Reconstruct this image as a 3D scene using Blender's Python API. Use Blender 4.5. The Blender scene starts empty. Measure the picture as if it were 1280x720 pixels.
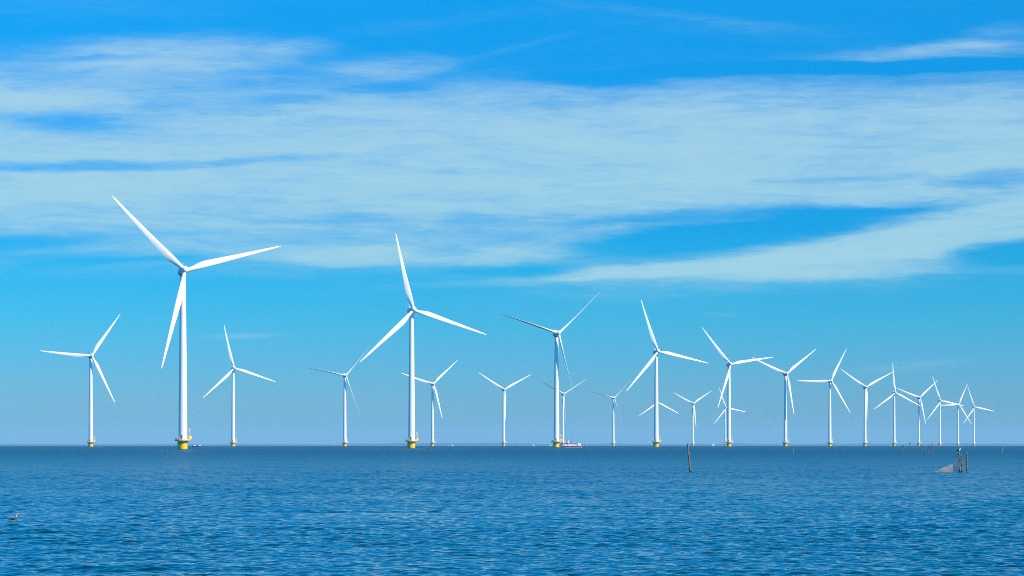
import bpy, bmesh, math, random
import numpy as np
from mathutils import Vector, Matrix

S = bpy.context.scene
COL = S.collection
R = math.radians

# ------------------------------------------------------------------ camera
EYE = 3.2                      # metres above the water
LENS, SENSOR = 100.0, 36.0
F = 1280.0 * LENS / SENSOR     # focal length in photo pixels
RE = 7.3e6                     # earth radius with refraction
LEVEL = 554.0                  # photo row of the true horizontal
cd = bpy.data.cameras.new('camera')
cam = bpy.data.objects.new('camera', cd)
COL.objects.link(cam)
cam.location = (0, 0, EYE)
cam.rotation_euler = (R(90), 0, 0)
cd.lens, cd.sensor_width = LENS, SENSOR
cd.shift_y = (LEVEL - 360.0) / 1280.0
cd.clip_start, cd.clip_end = 0.5, 120000
S.camera = cam

# ------------------------------------------------------------------ light
SUN_AZ, SUN_EL = R(180 - 58), R(34)       # clockwise from +Y
sl = bpy.data.lights.new('sun', 'SUN')
sl.energy, sl.angle, sl.color = 5.0, R(0.5), (1.0, 0.86, 0.64)
sun = bpy.data.objects.new('sun', sl)
COL.objects.link(sun)
to_sun = Vector((math.sin(SUN_AZ) * math.cos(SUN_EL), math.cos(SUN_AZ) * math.cos(SUN_EL), math.sin(SUN_EL)))
sun.rotation_euler = to_sun.to_track_quat('Z', 'Y').to_euler()
sun.location = (0, 0, 300)

S.view_settings.view_transform = 'Standard'
S.view_settings.look = 'None'
S.view_settings.exposure = 0.25
S.view_settings.gamma = 1.0
S.view_settings.use_curve_mapping = False
S.render.engine = 'CYCLES'
S.cycles.use_denoising = False
S.cycles.max_bounces = 6
S.cycles.volume_bounces = 0
S.cycles.use_adaptive_sampling = False
S.cycles.filter_width = 1.0

# ------------------------------------------------------------------ world: sky and cirrus
STR = 0.1 / 2 ** 0.25
W = bpy.data.worlds.new('World')
S.world = W
W.use_nodes = True
nt = W.node_tree
nt.nodes.clear()


def N(tree, t, **kw):
    n = tree.nodes.new(t)
    for k, v in kw.items():
        setattr(n, k, v)
    return n


def setin(tree, sock, v):
    if hasattr(v, 'is_linked') or isinstance(v, bpy.types.NodeSocket):
        tree.links.new(v, sock)
    elif v is not None:
        sock.default_value = v


def M(tree, op, a, b=None, c=None, clamp=False):
    n = N(tree, 'ShaderNodeMath', operation=op, use_clamp=clamp)
    for i, v in enumerate((a, b, c)):
        setin(tree, n.inputs[i], v)
    return n.outputs[0]


def mixc(tree, f, a, b, mode='MIX'):
    n = N(tree, 'ShaderNodeMix', data_type='RGBA', blend_type=mode)
    setin(tree, n.inputs[0], f)
    setin(tree, n.inputs[6], a)
    setin(tree, n.inputs[7], b)
    return n.outputs[2]


def noise(tree, vec, scale, detail=4, rough=0.5, dist=0.0, lac=2.0):
    n = N(tree, 'ShaderNodeTexNoise')
    setin(tree, n.inputs['Vector'], vec)
    n.inputs['Scale'].default_value = scale
    n.inputs['Detail'].default_value = detail
    n.inputs['Roughness'].default_value = rough
    n.inputs['Distortion'].default_value = dist
    n.inputs['Lacunarity'].default_value = lac
    return n


def ramp(tree, f, stops, interp='LINEAR'):
    n = N(tree, 'ShaderNodeValToRGB')
    cr = n.color_ramp
    cr.interpolation = interp
    while len(cr.elements) < len(stops):
        cr.elements.new(0.5)
    for e, (p, c) in zip(cr.elements, stops):
        e.position = p
        e.color = (c[0], c[1], c[2], 1)
    setin(tree, n.inputs[0], f)
    return n.outputs[0]


def s2l(c):
    return [((v / 255) / 12.92 if v / 255 <= 0.04045 else ((v / 255 + 0.055) / 1.055) ** 2.4) for v in c]


tc = N(nt, 'ShaderNodeTexCoord')
sep = N(nt, 'ShaderNodeSeparateXYZ')
nt.links.new(tc.outputs['Generated'], sep.inputs[0])
dx, dy, dz = sep.outputs
zc = M(nt, 'MAXIMUM', dz, 0.004)
cmb = N(nt, 'ShaderNodeCombineXYZ')
setin(nt, cmb.inputs[0], dx)
setin(nt, cmb.inputs[1], dy)
setin(nt, cmb.inputs[2], zc)
sky = N(nt, 'ShaderNodeTexSky', sky_type='NISHITA', sun_disc=False)
sky.sun_elevation, sky.sun_rotation = SUN_EL, SUN_AZ
sky.altitude, sky.air_density, sky.dust_density, sky.ozone_density = 0.0, 1.0, 0.4, 2.0
nt.links.new(cmb.outputs[0], sky.inputs[0])
el = M(nt, 'ARCSINE', zc)                       # radians above the horizontal
az = M(nt, 'ARCTAN2', dx, dy)                   # radians right of +Y
# sky colour by elevation (multiplies physical sky); unseen overhead stops boosted to brighten water
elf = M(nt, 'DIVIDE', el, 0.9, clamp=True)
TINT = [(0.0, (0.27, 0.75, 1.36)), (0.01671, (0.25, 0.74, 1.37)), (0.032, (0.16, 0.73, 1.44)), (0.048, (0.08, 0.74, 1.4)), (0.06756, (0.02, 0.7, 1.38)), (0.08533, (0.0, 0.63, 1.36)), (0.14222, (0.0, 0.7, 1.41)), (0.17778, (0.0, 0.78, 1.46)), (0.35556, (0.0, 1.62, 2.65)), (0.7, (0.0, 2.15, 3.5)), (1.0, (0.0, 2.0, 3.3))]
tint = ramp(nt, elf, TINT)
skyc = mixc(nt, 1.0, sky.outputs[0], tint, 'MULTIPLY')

# cloud coordinates: degrees-like units, one unit = 100 photo pixels seen through this lens
u = M(nt, 'MULTIPLY', az, F / 100)
v = M(nt, 'MULTIPLY', el, F / 100)
uv = N(nt, 'ShaderNodeCombineXYZ')
setin(nt, uv.inputs[0], u)
setin(nt, uv.inputs[1], v)
uv = uv.outputs[0]


def mapping(vec, loc=(0, 0, 0), rot=0.0, scale=(1, 1, 1), kind='POINT'):
    n = N(nt, 'ShaderNodeMapping', vector_type=kind)
    setin(nt, n.inputs[0], vec)
    n.inputs[1].default_value = loc
    n.inputs[2].default_value = (0, 0, rot)
    n.inputs[3].default_value = scale
    return n.outputs[0]


def vadd(a, b):
    n = N(nt, 'ShaderNodeVectorMath', operation='ADD')
    setin(nt, n.inputs[0], a)
    setin(nt, n.inputs[1], b)
    return n.outputs[0]


def vscale3(a, s):
    n = N(nt, 'ShaderNodeVectorMath', operation='MULTIPLY')
    setin(nt, n.inputs[0], a)
    n.inputs[1].default_value = s
    return n.outputs[0]


def vsub(a, b):
    n = N(nt, 'ShaderNodeVectorMath', operation='SUBTRACT')
    setin(nt, n.inputs[0], a)
    n.inputs[1].default_value = b
    return n.outputs[0]


n1 = noise(nt, mapping(uv, scale=(0.28, 1.3, 1)), 1.0, 3, 0.5)
n2 = noise(nt, mapping(uv, scale=(0.9, 5.0, 1), rot=R(4)), 1.0, 4, 0.6)
wuv = vadd(uv, vscale3(vsub(n1.outputs['Color'], (0.5, 0.5, 0.5)), (1.3, 0.22, 0)))
wuv = vadd(wuv, vscale3(vsub(n2.outputs['Color'], (0.5, 0.5, 0.5)), (0.8, 0.14, 0)))


def blob(cx, cy, rx, ry, tilt, w, soft=0.7, vec=None):
    m = mapping(wuv if vec is None else vec, ((cx - 640) / 100, (LEVEL - cy) / 100, 0), R(tilt), (rx / 100, ry / 100, 1), 'TEXTURE')
    g = N(nt, 'ShaderNodeTexGradient', gradient_type='SPHERICAL')
    nt.links.new(m, g.inputs[0])
    mr = N(nt, 'ShaderNodeMapRange', interpolation_type='SMOOTHSTEP')
    nt.links.new(g.outputs['Fac'], mr.inputs[0])
    mr.inputs[1].default_value, mr.inputs[2].default_value = 0.0, soft
    mr.inputs[3].default_value, mr.inputs[4].default_value = 0.0, w
    return mr.outputs[0]


def band(y0, y1, e0, e1):
    """soft horizontal band between rows y0 (top) and y1 (bottom)"""
    sp = N(nt, 'ShaderNodeSeparateXYZ')
    nt.links.new(wuv, sp.inputs[0])
    out = []
    for c, e, s in ((y0, e0, -1), (y1, e1, 1)):
        mr = N(nt, 'ShaderNodeMapRange', interpolation_type='SMOOTHSTEP')
        nt.links.new(sp.outputs[1], mr.inputs[0])
        a = (LEVEL - c) / 100
        mr.inputs[1].default_value = a + s * -e / 100 if s < 0 else a - e / 100
        mr.inputs[2].default_value = a - e / 100 if s < 0 else a + e / 100
        if s < 0:
            mr.inputs[1].default_value, mr.inputs[2].default_value = a - e / 100, a + e / 100
            mr.inputs[3].default_value, mr.inputs[4].default_value = 1, 0
        else:
            mr.inputs[3].default_value, mr.inputs[4].default_value = 0, 1
        out.append(mr.outputs[0])
    return M(nt, 'MULTIPLY', out[0], out[1])


def addup(items):
    t = items[0]
    for i in items[1:]:
        t = M(nt, 'ADD', t, i)
    return t


pos = [M(nt, 'MULTIPLY', band(118, 296, 42, 62), 0.71), M(nt, 'MULTIPLY', band(92, 350, 34, 34), 0.16),
       blob(230, 72, 250, 34, 2, 0.40, 0.7), blob(120, 110, 460, 66, 0, 0.32, 0.7),
       blob(380, 62, 60, 16, 8, 0.2, 0.8), blob(500, 82, 120, 22, 3, 0.34, 0.7),
       blob(1155, 72, 220, 17, 1, 0.60, 0.8), blob(1250, 52, 120, 20, 4, 0.30, 0.9),
       blob(655, 60, 125, 7, 14, 0.14, 1.0, uv), blob(820, 22, 260, 10, -7, 0.14, 0.8),
       blob(1110, 312, 380, 48, 5, 0.54, 1.0), blob(940, 344, 540, 52, 3, 0.28, 1.0), blob(320, 318, 520, 44, 0, 0.22, 1.0), blob(120, 22, 330, 34, 2, 0.13, 1.0), blob(560, 30, 200, 16, 6, 0.13, 1.0), blob(930, 45, 300, 20, -6, 0.12, 1.0), blob(860, 334, 330, 13, 4, 0.5, 0.7),
       blob(700, 352, 340, 10, 3, 0.22, 0.8), blob(1010, 342, 220, 12, 2, 0.3, 0.8),
       blob(420, 318, 200, 20, 0, 0.25, 0.8), blob(640, 316, 120, 18, 0, 0.35, 0.8),
       blob(305, 421, 85, 8, 2, 0.46, 1.0, uv), blob(890, 393, 60, 5, 2, 0.22, 0.9),
       blob(1120, 462, 150, 12, 6, 0.30, 1.0), blob(220, 330, 120, 6, 2, 0.12, 0.9)]
neg = [blob(950, 289, 300, 31, 6, 1.08, 1.0), blob(180, 128, 440, 70, 0, 0.10, 1.0), blob(860, 272, 230, 11, 4, 0.40, 0.9), blob(1270, 318, 130, 22, 6, 0.8, 1.0),
       blob(1110, 263, 190, 9, 3, 0.36, 1.0), blob(1250, 228, 130, 16, 2, 0.45, 0.8), blob(1080, 225, 160, 7, 1, 0.22, 0.8),
       blob(90, 212, 260, 11, 2, 0.48, 0.8), blob(60, 155, 150, 24, 2, 0.42, 0.9), blob(230, 140, 300, 40, 6, 0.30, 0.9),
       blob(130, 82, 90, 8, 0, 0.3, 0.8), blob(350, 128, 90, 10, 4, 0.2, 0.8), blob(470, 110, 90, 12, 6, 0.18, 0.8),
       blob(340, 200, 140, 6, 2, 0.2, 0.8), blob(1100, 91, 330, 12, 0, 0.55, 0.7), blob(760, 105, 140, 14, -3, 0.34, 0.8),
       blob(880, 97, 160, 12, 0, 0.3, 0.8), blob(40, 305, 180, 16, 2, 0.42, 1.0), blob(180, 325, 260, 14, 0, 0.30, 1.0),
       blob(650, 335, 170, 12, 0, 0.32, 1.0), blob(450, 275, 90, 12, 0, 0.2, 0.9)]
dens = M(nt, 'SUBTRACT', addup(pos), addup(neg))
f1 = noise(nt, mapping(wuv, scale=(0.55, 4.2, 1), rot=R(3)), 1.0, 6, 0.62)
f2 = noise(nt, mapping(wuv, scale=(2.2, 16.0, 1), rot=R(6)), 1.0, 5, 0.6)
f3 = noise(nt, mapping(wuv, scale=(0.16, 0.8, 1)), 1.0, 3, 0.5)
body = M(nt, 'MULTIPLY_ADD', M(nt, 'MULTIPLY', dens, 1.4, clamp=True), 0.7, 0.3)
f4 = noise(nt, mapping(wuv, scale=(3.6, 40.0, 1), rot=R(5)), 1.0, 4, 0.65)
tex = addup([M(nt, 'MULTIPLY', M(nt, 'SUBTRACT', f4.outputs['Fac'], 0.5), 0.30),
             M(nt, 'MULTIPLY', M(nt, 'SUBTRACT', f1.outputs['Fac'], 0.5), 0.98),
             M(nt, 'MULTIPLY', M(nt, 'SUBTRACT', f2.outputs['Fac'], 0.5), 0.52),
             M(nt, 'MULTIPLY', M(nt, 'SUBTRACT', f3.outputs['Fac'], 0.5), 0.40)])
dens = M(nt, 'MULTIPLY_ADD', tex, body, dens)
mr = N(nt, 'ShaderNodeMapRange', interpolation_type='SMOOTHERSTEP')
setin(nt, mr.inputs[0], dens)
mr.inputs[1].default_value, mr.inputs[2].default_value = -0.12, 1.22
mr.inputs[3].default_value, mr.inputs[4].default_value = 0.0, 0.95
cover = mr.outputs[0]
# cirrus keeps to the low sky and thins away above 12 degrees
fade = N(nt, 'ShaderNodeMapRange', interpolation_type='SMOOTHSTEP')
setin(nt, fade.inputs[0], v)
fade.inputs[1].default_value, fade.inputs[2].default_value = 5.5, 6.8
fade.inputs[3].default_value, fade.inputs[4].default_value = 1.0, 0.04
cover = M(nt, 'MULTIPLY', cover, fade.outputs[0], clamp=True)
CLOUD = [c / 0.1 for c in s2l((166, 214, 231))]
CLOUD_B = [c / 0.1 for c in s2l((167, 210, 234))]
hi = N(nt, 'ShaderNodeMapRange')
setin(nt, hi.inputs[0], v)
hi.inputs[1].default_value, hi.inputs[2].default_value = 2.8, 5.0
cl = mixc(nt, hi.outputs[0], (*CLOUD, 1), (*CLOUD_B, 1))
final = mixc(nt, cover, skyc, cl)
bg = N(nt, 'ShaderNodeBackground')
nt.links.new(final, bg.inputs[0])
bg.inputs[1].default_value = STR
wo = N(nt, 'ShaderNodeOutputWorld')
nt.links.new(bg.outputs[0], wo.inputs[0])
W.cycles.sampling_method = 'MANUAL'
W.cycles.sample_map_resolution = 1024


# ------------------------------------------------------------------ materials
def newmat(name):
    m = bpy.data.materials.new(name)
    m.use_nodes = True
    t = m.node_tree
    b = t.nodes['Principled BSDF']
    return m, t, b


def paint(name, col, rough=0.45, var=0.06, scale=0.6, streak=True, metal=0.0, dark=None):
    m, t, b = newmat(name)
    tcx = N(t, 'ShaderNodeTexCoord')
    mp = N(t, 'ShaderNodeMapping')
    t.links.new(tcx.outputs['Object'], mp.inputs[0])
    mp.inputs[3].default_value = (1, 1, 0.12) if streak else (1, 1, 1)
    n = noise(t, mp.outputs[0], scale, 5, 0.6)
    lo = [c * (1 - var * 2.2) for c in col] if dark is None else dark
    c = ramp(t, n.outputs['Fac'], [(0.28, lo), (0.55, col), (0.8, [min(1, x * (1 + var)) for x in col])])
    t.links.new(c, b.inputs['Base Color'])
    b.inputs['Roughness'].default_value = rough
    b.inputs['Metallic'].default_value = metal
    return m


white_paint = paint('white_turbine_paint', (0.80, 0.80, 0.79), 0.4, 0.02, 0.5)
blade_paint = paint('white_blade_gelcoat', (0.80, 0.80, 0.79), 0.35, 0.015, 0.3, False)
deck_steel = paint('galvanised_deck_steel', (0.30, 0.29, 0.27), 0.6, 0.08, 1.5, False)
rail_paint = paint('pale_yellow_railing_paint', (0.80, 0.56, 0.30), 0.5, 0.05, 2.0, False)
crane_paint = paint('yellow_crane_paint', (0.82, 0.60, 0.02), 0.45, 0.05, 1.0)
dark_metal = paint('dark_grey_metal', (0.05, 0.055, 0.06), 0.5, 0.1, 2.0, False)
boat_white = paint('white_boat_paint', (0.80, 0.79, 0.76), 0.35, 0.03, 0.6)
boat_blue = paint('blue_hull_paint', (0.02, 0.05, 0.22), 0.35, 0.05, 0.6)
boat_purple = paint('purple_red_stripe_paint', (0.45, 0.03, 0.20), 0.4, 0.05, 0.6)
boat_red = paint('red_roof_paint', (0.65, 0.10, 0.09), 0.4, 0.05, 0.8)
boat_orange = paint('orange_waterline_paint', (0.75, 0.42, 0.12), 0.4, 0.05, 0.8)
glass_dark = paint('dark_cabin_glass', (0.02, 0.03, 0.05), 0.1, 0.05, 1.0, False)
sailcloth = paint('pale_sailcloth', (0.45, 0.46, 0.50), 0.7, 0.03, 0.4)
feather_black = paint('black_feathers', (0.018, 0.018, 0.022), 0.6, 0.2, 30, False)
feather_white = paint('white_feathers', (0.80, 0.80, 0.78), 0.7, 0.04, 30, False)
feather_grey = paint('slate_feathers', (0.05, 0.055, 0.065), 0.6, 0.1, 30, False)
feather_crest = paint('dark_crest_feathers', (0.05, 0.02, 0.035), 0.6, 0.1, 40, False)
feather_rust = paint('rusty_ruff_feathers', (0.35, 0.12, 0.04), 0.6, 0.1, 40, False)
bill_mat = paint('pink_bill', (0.42, 0.20, 0.16), 0.4, 0.05, 40, False)
bill_yellow = paint('yellow_bill', (0.75, 0.45, 0.05), 0.4, 0.05, 40, False)
eye_mat = paint('dark_eye', (0.03, 0.005, 0.005), 0.2, 0.0, 10, False)
rope_mat = paint('grey_rope', (0.14, 0.13, 0.11), 0.8, 0.1, 20, False)
door_mat = paint('grey_door_paint', (0.10, 0.11, 0.12), 0.5, 0.05, 2.0, False)


def pile_material():
    m, t, b = newmat('yellow_pile_paint')
    tcx = N(t, 'ShaderNodeTexCoord')
    sp = N(t, 'ShaderNodeSeparateXYZ')
    t.links.new(tcx.outputs['Object'], sp.inputs[0])
    mp = N(t, 'ShaderNodeMapping')
    t.links.new(tcx.outputs['Object'], mp.inputs[0])
    mp.inputs[3].default_value = (1, 1, 0.15)
    n = noise(t, mp.outputs[0], 1.2, 5, 0.65)
    c = ramp(t, n.outputs['Fac'], [(0.25, (0.86, 0.42, 0.003)), (0.5, (0.95, 0.55, 0.002)), (0.8, (0.96, 0.59, 0.004))])
    # weed and rust line just above the water
    z = M(t, 'ADD', sp.outputs[2], M(t, 'MULTIPLY', n.outputs['Fac'], 0.5))
    wl = N(t, 'ShaderNodeMapRange')
    setin(t, wl.inputs[0], z)
    wl.inputs[1].default_value, wl.inputs[2].default_value = 0.45, 0.75
    c2 = mixc(t, wl.outputs[0], (0.10, 0.09, 0.02, 1), c)
    t.links.new(c2, b.inputs['Base Color'])
    b.inputs['Roughness'].default_value = 0.42
    return m


pile_paint = pile_material()


def wood_material():
    m, t, b = newmat('weathered_pole_wood')
    tcx = N(t, 'ShaderNodeTexCoord')
    mp = N(t, 'ShaderNodeMapping')
    t.links.new(tcx.outputs['Object'], mp.inputs[0])
    mp.inputs[3].default_value = (9, 9, 0.8)
    n = noise(t, mp.outputs[0], 1.0, 5, 0.65)
    c = ramp(t, n.outputs['Fac'], [(0.25, (0.08, 0.05, 0.02)), (0.48, (0.17, 0.11, 0.05)), (0.62, (0.26, 0.19, 0.10)), (0.8, (0.36, 0.29, 0.19))])
    sp = N(t, 'ShaderNodeSeparateXYZ')
    t.links.new(tcx.outputs['Object'], sp.inputs[0])
    z = M(t, 'ADD', sp.outputs[2], M(t, 'MULTIPLY', n.outputs['Fac'], 0.25))
    wl = N(t, 'ShaderNodeMapRange')
    setin(t, wl.inputs[0], z)
    wl.inputs[1].default_value, wl.inputs[2].default_value = 0.22, 0.42
    c2 = mixc(t, wl.outputs[0], (0.02, 0.018, 0.01, 1), c)
    t.links.new(c2, b.inputs['Base Color'])
    b.inputs['Roughness'].default_value = 0.8
    return m


wood = wood_material()
grey_wood = paint('reddish_stake_wood', (0.15, 0.10, 0.08), 0.8, 0.12, 3.0, False)
marker_paint = paint('pale_marker_paint', (0.28, 0.25, 0.24), 0.6, 0.1, 3.0)


def net_material(name, holes, col):
    m, t, b = newmat(name)
    tcx = N(t, 'ShaderNodeTexCoord')
    vo = N(t, 'ShaderNodeTexVoronoi', feature='DISTANCE_TO_EDGE')
    t.links.new(tcx.outputs['Object'], vo.inputs[0])
    vo.inputs['Scale'].default_value = 14
    n = noise(t, tcx.outputs['Object'], 2.5, 4, 0.6)
    thr = M(t, 'ADD', holes - 0.06, M(t, 'MULTIPLY', n.outputs['Fac'], 0.14))
    a = M(t, 'LESS_THAN', vo.outputs['Distance'], thr)
    t.links.new(a, b.inputs['Alpha'])
    c = ramp(t, n.outputs['Fac'], [(0.3, [x * 0.75 for x in col]), (0.7, col)])
    t.links.new(c, b.inputs['Base Color'])
    b.inputs['Roughness'].default_value = 0.9
    return m


net_thick = net_material('pale_bunched_netting', 0.19, (0.40, 0.39, 0.37))
net_thin = net_material('grey_open_netting', 0.07, (0.20, 0.21, 0.21))


def water_material():
    m, t, b = newmat('sea_water')
    g = N(t, 'ShaderNodeNewGeometry')
    P = g.outputs['Position']

    def mapp(s, rot=0.0):
        n = N(t, 'ShaderNodeMapping')
        t.links.new(P, n.inputs[0])
        n.inputs[2].default_value = (0, 0, rot)
        n.inputs[3].default_value = s
        return n.outputs[0]

    na = noise(t, mapp((1.3, 2.6, 1), R(8)), 1.0, 3, 0.6)      # wavelets
    nb = noise(t, mapp((5.0, 9.0, 1), R(-10)), 1.0, 2, 0.55)   # ripples
    nbig = noise(t, mapp((0.012, 0.035, 1), R(5)), 1.0, 3, 0.55)   # cat's-paws of wind
    k = M(t, 'ADD', 0.55, M(t, 'MULTIPLY', nbig.outputs['Fac'], 0.9))

    def sub(c, s):
        a = N(t, 'ShaderNodeVectorMath', operation='SUBTRACT')
        t.links.new(c, a.inputs[0])
        a.inputs[1].default_value = (0.5, 0.5, 0.5)
        q = N(t, 'ShaderNodeVectorMath', operation='MULTIPLY')
        t.links.new(a.outputs[0], q.inputs[0])
        q.inputs[1].default_value = s
        return q.outputs[0]

    # close to the shore the mesh itself carries the wavelets
    dl = N(t, 'ShaderNodeVectorMath', operation='LENGTH')
    t.links.new(P, dl.inputs[0])
    kd = N(t, 'ShaderNodeMapRange')
    setin(t, kd.inputs[0], M(t, 'LOGARITHM', dl.outputs['Value'], 10))
    kd.inputs[1].default_value, kd.inputs[2].default_value = 2.0, 2.9
    kd.inputs[3].default_value, kd.inputs[4].default_value = 0.45, 1.25
    k = M(t, 'MULTIPLY', k, kd.outputs[0])
    sa, sb = sub(na.outputs['Color'], (0.12, 0.30, 0)), sub(nb.outputs['Color'], (0.12, 0.22, 0))
    ad = N(t, 'ShaderNodeVectorMath', operation='ADD')
    t.links.new(sa, ad.inputs[0])
    t.links.new(sb, ad.inputs[1])
    sc = N(t, 'ShaderNodeVectorMath', operation='SCALE')
    t.links.new(ad.outputs[0], sc.inputs[0])
    t.links.new(k, sc.inputs[3])
    ad2 = N(t, 'ShaderNodeVectorMath', operation='ADD')
    t.links.new(sc.outputs[0], ad2.inputs[0])
    t.links.new(g.outputs['Normal'], ad2.inputs[1])
    nm = N(t, 'ShaderNodeVectorMath', operation='NORMALIZE')
    t.links.new(ad2.outputs[0], nm.inputs[0])
    t.links.new(nm.outputs[0], b.inputs['Normal'])
    c = ramp(t, nbig.outputs['Fac'], [(0.3, (0.0005, 0.036, 0.046)), (0.7, (0.0005, 0.030, 0.037))])
    t.links.new(c, b.inputs['Base Color'])
    # the unresolved chop far out shows as a rougher surface
    ln = N(t, 'ShaderNodeVectorMath', operation='LENGTH')
    t.links.new(P, ln.inputs[0])
    rr = N(t, 'ShaderNodeMapRange')
    setin(t, rr.inputs[0], M(t, 'LOGARITHM', ln.outputs['Value'], 10))
    rr.inputs[1].default_value, rr.inputs[2].default_value = 2.0, 3.0
    rr.inputs[3].default_value, rr.inputs[4].default_value = 0.03, 0.38
    t.links.new(rr.outputs[0], b.inputs['Roughness'])
    b.inputs['IOR'].default_value = 1.333
    return m


water = water_material()

shore_mat, _t, _b = newmat('far_shore_woods')
_n = noise(_t, N(_t, 'ShaderNodeTexCoord').outputs['Object'], 0.004, 4, 0.6)
_t.links.new(ramp(_t, _n.outputs['Fac'], [(0.35, (0.006, 0.035, 0.055)), (0.65, (0.012, 0.045, 0.065))]), _b.inputs['Base Color'])
_b.inputs['Roughness'].default_value = 1.0


# ------------------------------------------------------------------ helpers
def link(name, bm_or_me, mat, parent=None, smooth=True):
    if isinstance(bm_or_me, bmesh.types.BMesh):
        me = bpy.data.meshes.new(name)
        bmesh.ops.recalc_face_normals(bm_or_me, faces=bm_or_me.faces)
        bm_or_me.to_mesh(me)
        bm_or_me.free()
    else:
        me = bm_or_me
    if smooth:
        me.polygons.foreach_set('use_smooth', [True] * len(me.polygons))
        try:
            me.set_sharp_from_angle(angle=R(40))
        except Exception:
            pass
    if mat and not me.materials:
        me.materials.append(mat)
    o = bpy.data.objects.new(name, me)
    COL.objects.link(o)
    if parent:
        o.parent = parent
    return o


def tag(o, label=None, cat=None, group=None, kind=None):
    if label:
        o['label'] = label
    if cat:
        o['category'] = cat
    if group:
        o['group'] = group
    if kind:
        o['kind'] = kind
    return o


def empty(name, loc=(0, 0, 0), rz=0.0):
    o = bpy.data.objects.new(name, None)
    o.empty_display_size = 0.5
    COL.objects.link(o)
    o.location = loc
    o.rotation_euler = (0, 0, rz)
    return o


def rings(bm, loops, close0=True, close1=True):
    vs = [[bm.verts.new(p) for p in lp] for lp in loops]
    n = len(vs[0])
    for a, b in zip(vs, vs[1:]):
        for i in range(n):
            bm.faces.new((a[i], a[(i + 1) % n], b[(i + 1) % n], b[i]))
    if close0:
        bm.faces.new(vs[0][::-1])
    if close1:
        bm.faces.new(vs[-1])
    return vs


def lathe(bm, prof, seg=32, M4=None):
    lp = []
    for r, z in prof:
        l = [Vector((r * math.cos(2 * math.pi * i / seg), r * math.sin(2 * math.pi * i / seg), z)) for i in range(seg)]
        lp.append([M4 @ p for p in l] if M4 else l)
    rings(bm, lp)


def tube(bm, path, radii, seg=10, up=Vector((0, 0, 1)), flat=1.0):
    """sweep; radii: number or list of (across, updir) or numbers"""
    path = [Vector(p) for p in path]
    lp = []
    for i, p in enumerate(path):
        d = (path[min(i + 1, len(path) - 1)] - path[max(i - 1, 0)]).normalized()
        a = d.cross(up)
        if a.length < 1e-3:
            a = d.cross(Vector((0, 1, 0)))
        a.normalize()
        b = a.cross(d).normalized()
        r = radii if not isinstance(radii, (list, tuple)) else radii[i]
        ra, rb = r if isinstance(r, (list, tuple)) else (r, r * flat)
        lp.append([p + a * (ra * math.cos(2 * math.pi * k / seg)) + b * (rb * math.sin(2 * math.pi * k / seg)) for k in range(seg)])
    rings(bm, lp)


def box(bm, x0, x1, y0, y1, z0, z1, bev=0.0, taper=0.0):
    r = bmesh.ops.create_cube(bm, size=1.0)
    for vv in r['verts']:
        t = 1.0 - (taper if vv.co.z > 0 else 0.0)
        vv.co = Vector(((x0 + x1) / 2 + vv.co.x * (x1 - x0) * t, (y0 + y1) / 2 + vv.co.y * (y1 - y0) * t, (z0 + z1) / 2 + vv.co.z * (z1 - z0)))
    if bev:
        es = list({e for vv in r['verts'] for e in vv.link_edges})
        bmesh.ops.bevel(bm, geom=es, offset=bev, segments=2, affect='EDGES')


def drop(x, y):
    return -(x * x + y * y) / (2 * RE)


def at(px, D):
    x = (px - 640.0) / F * D
    return Vector((x, D, drop(x, D)))


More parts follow.
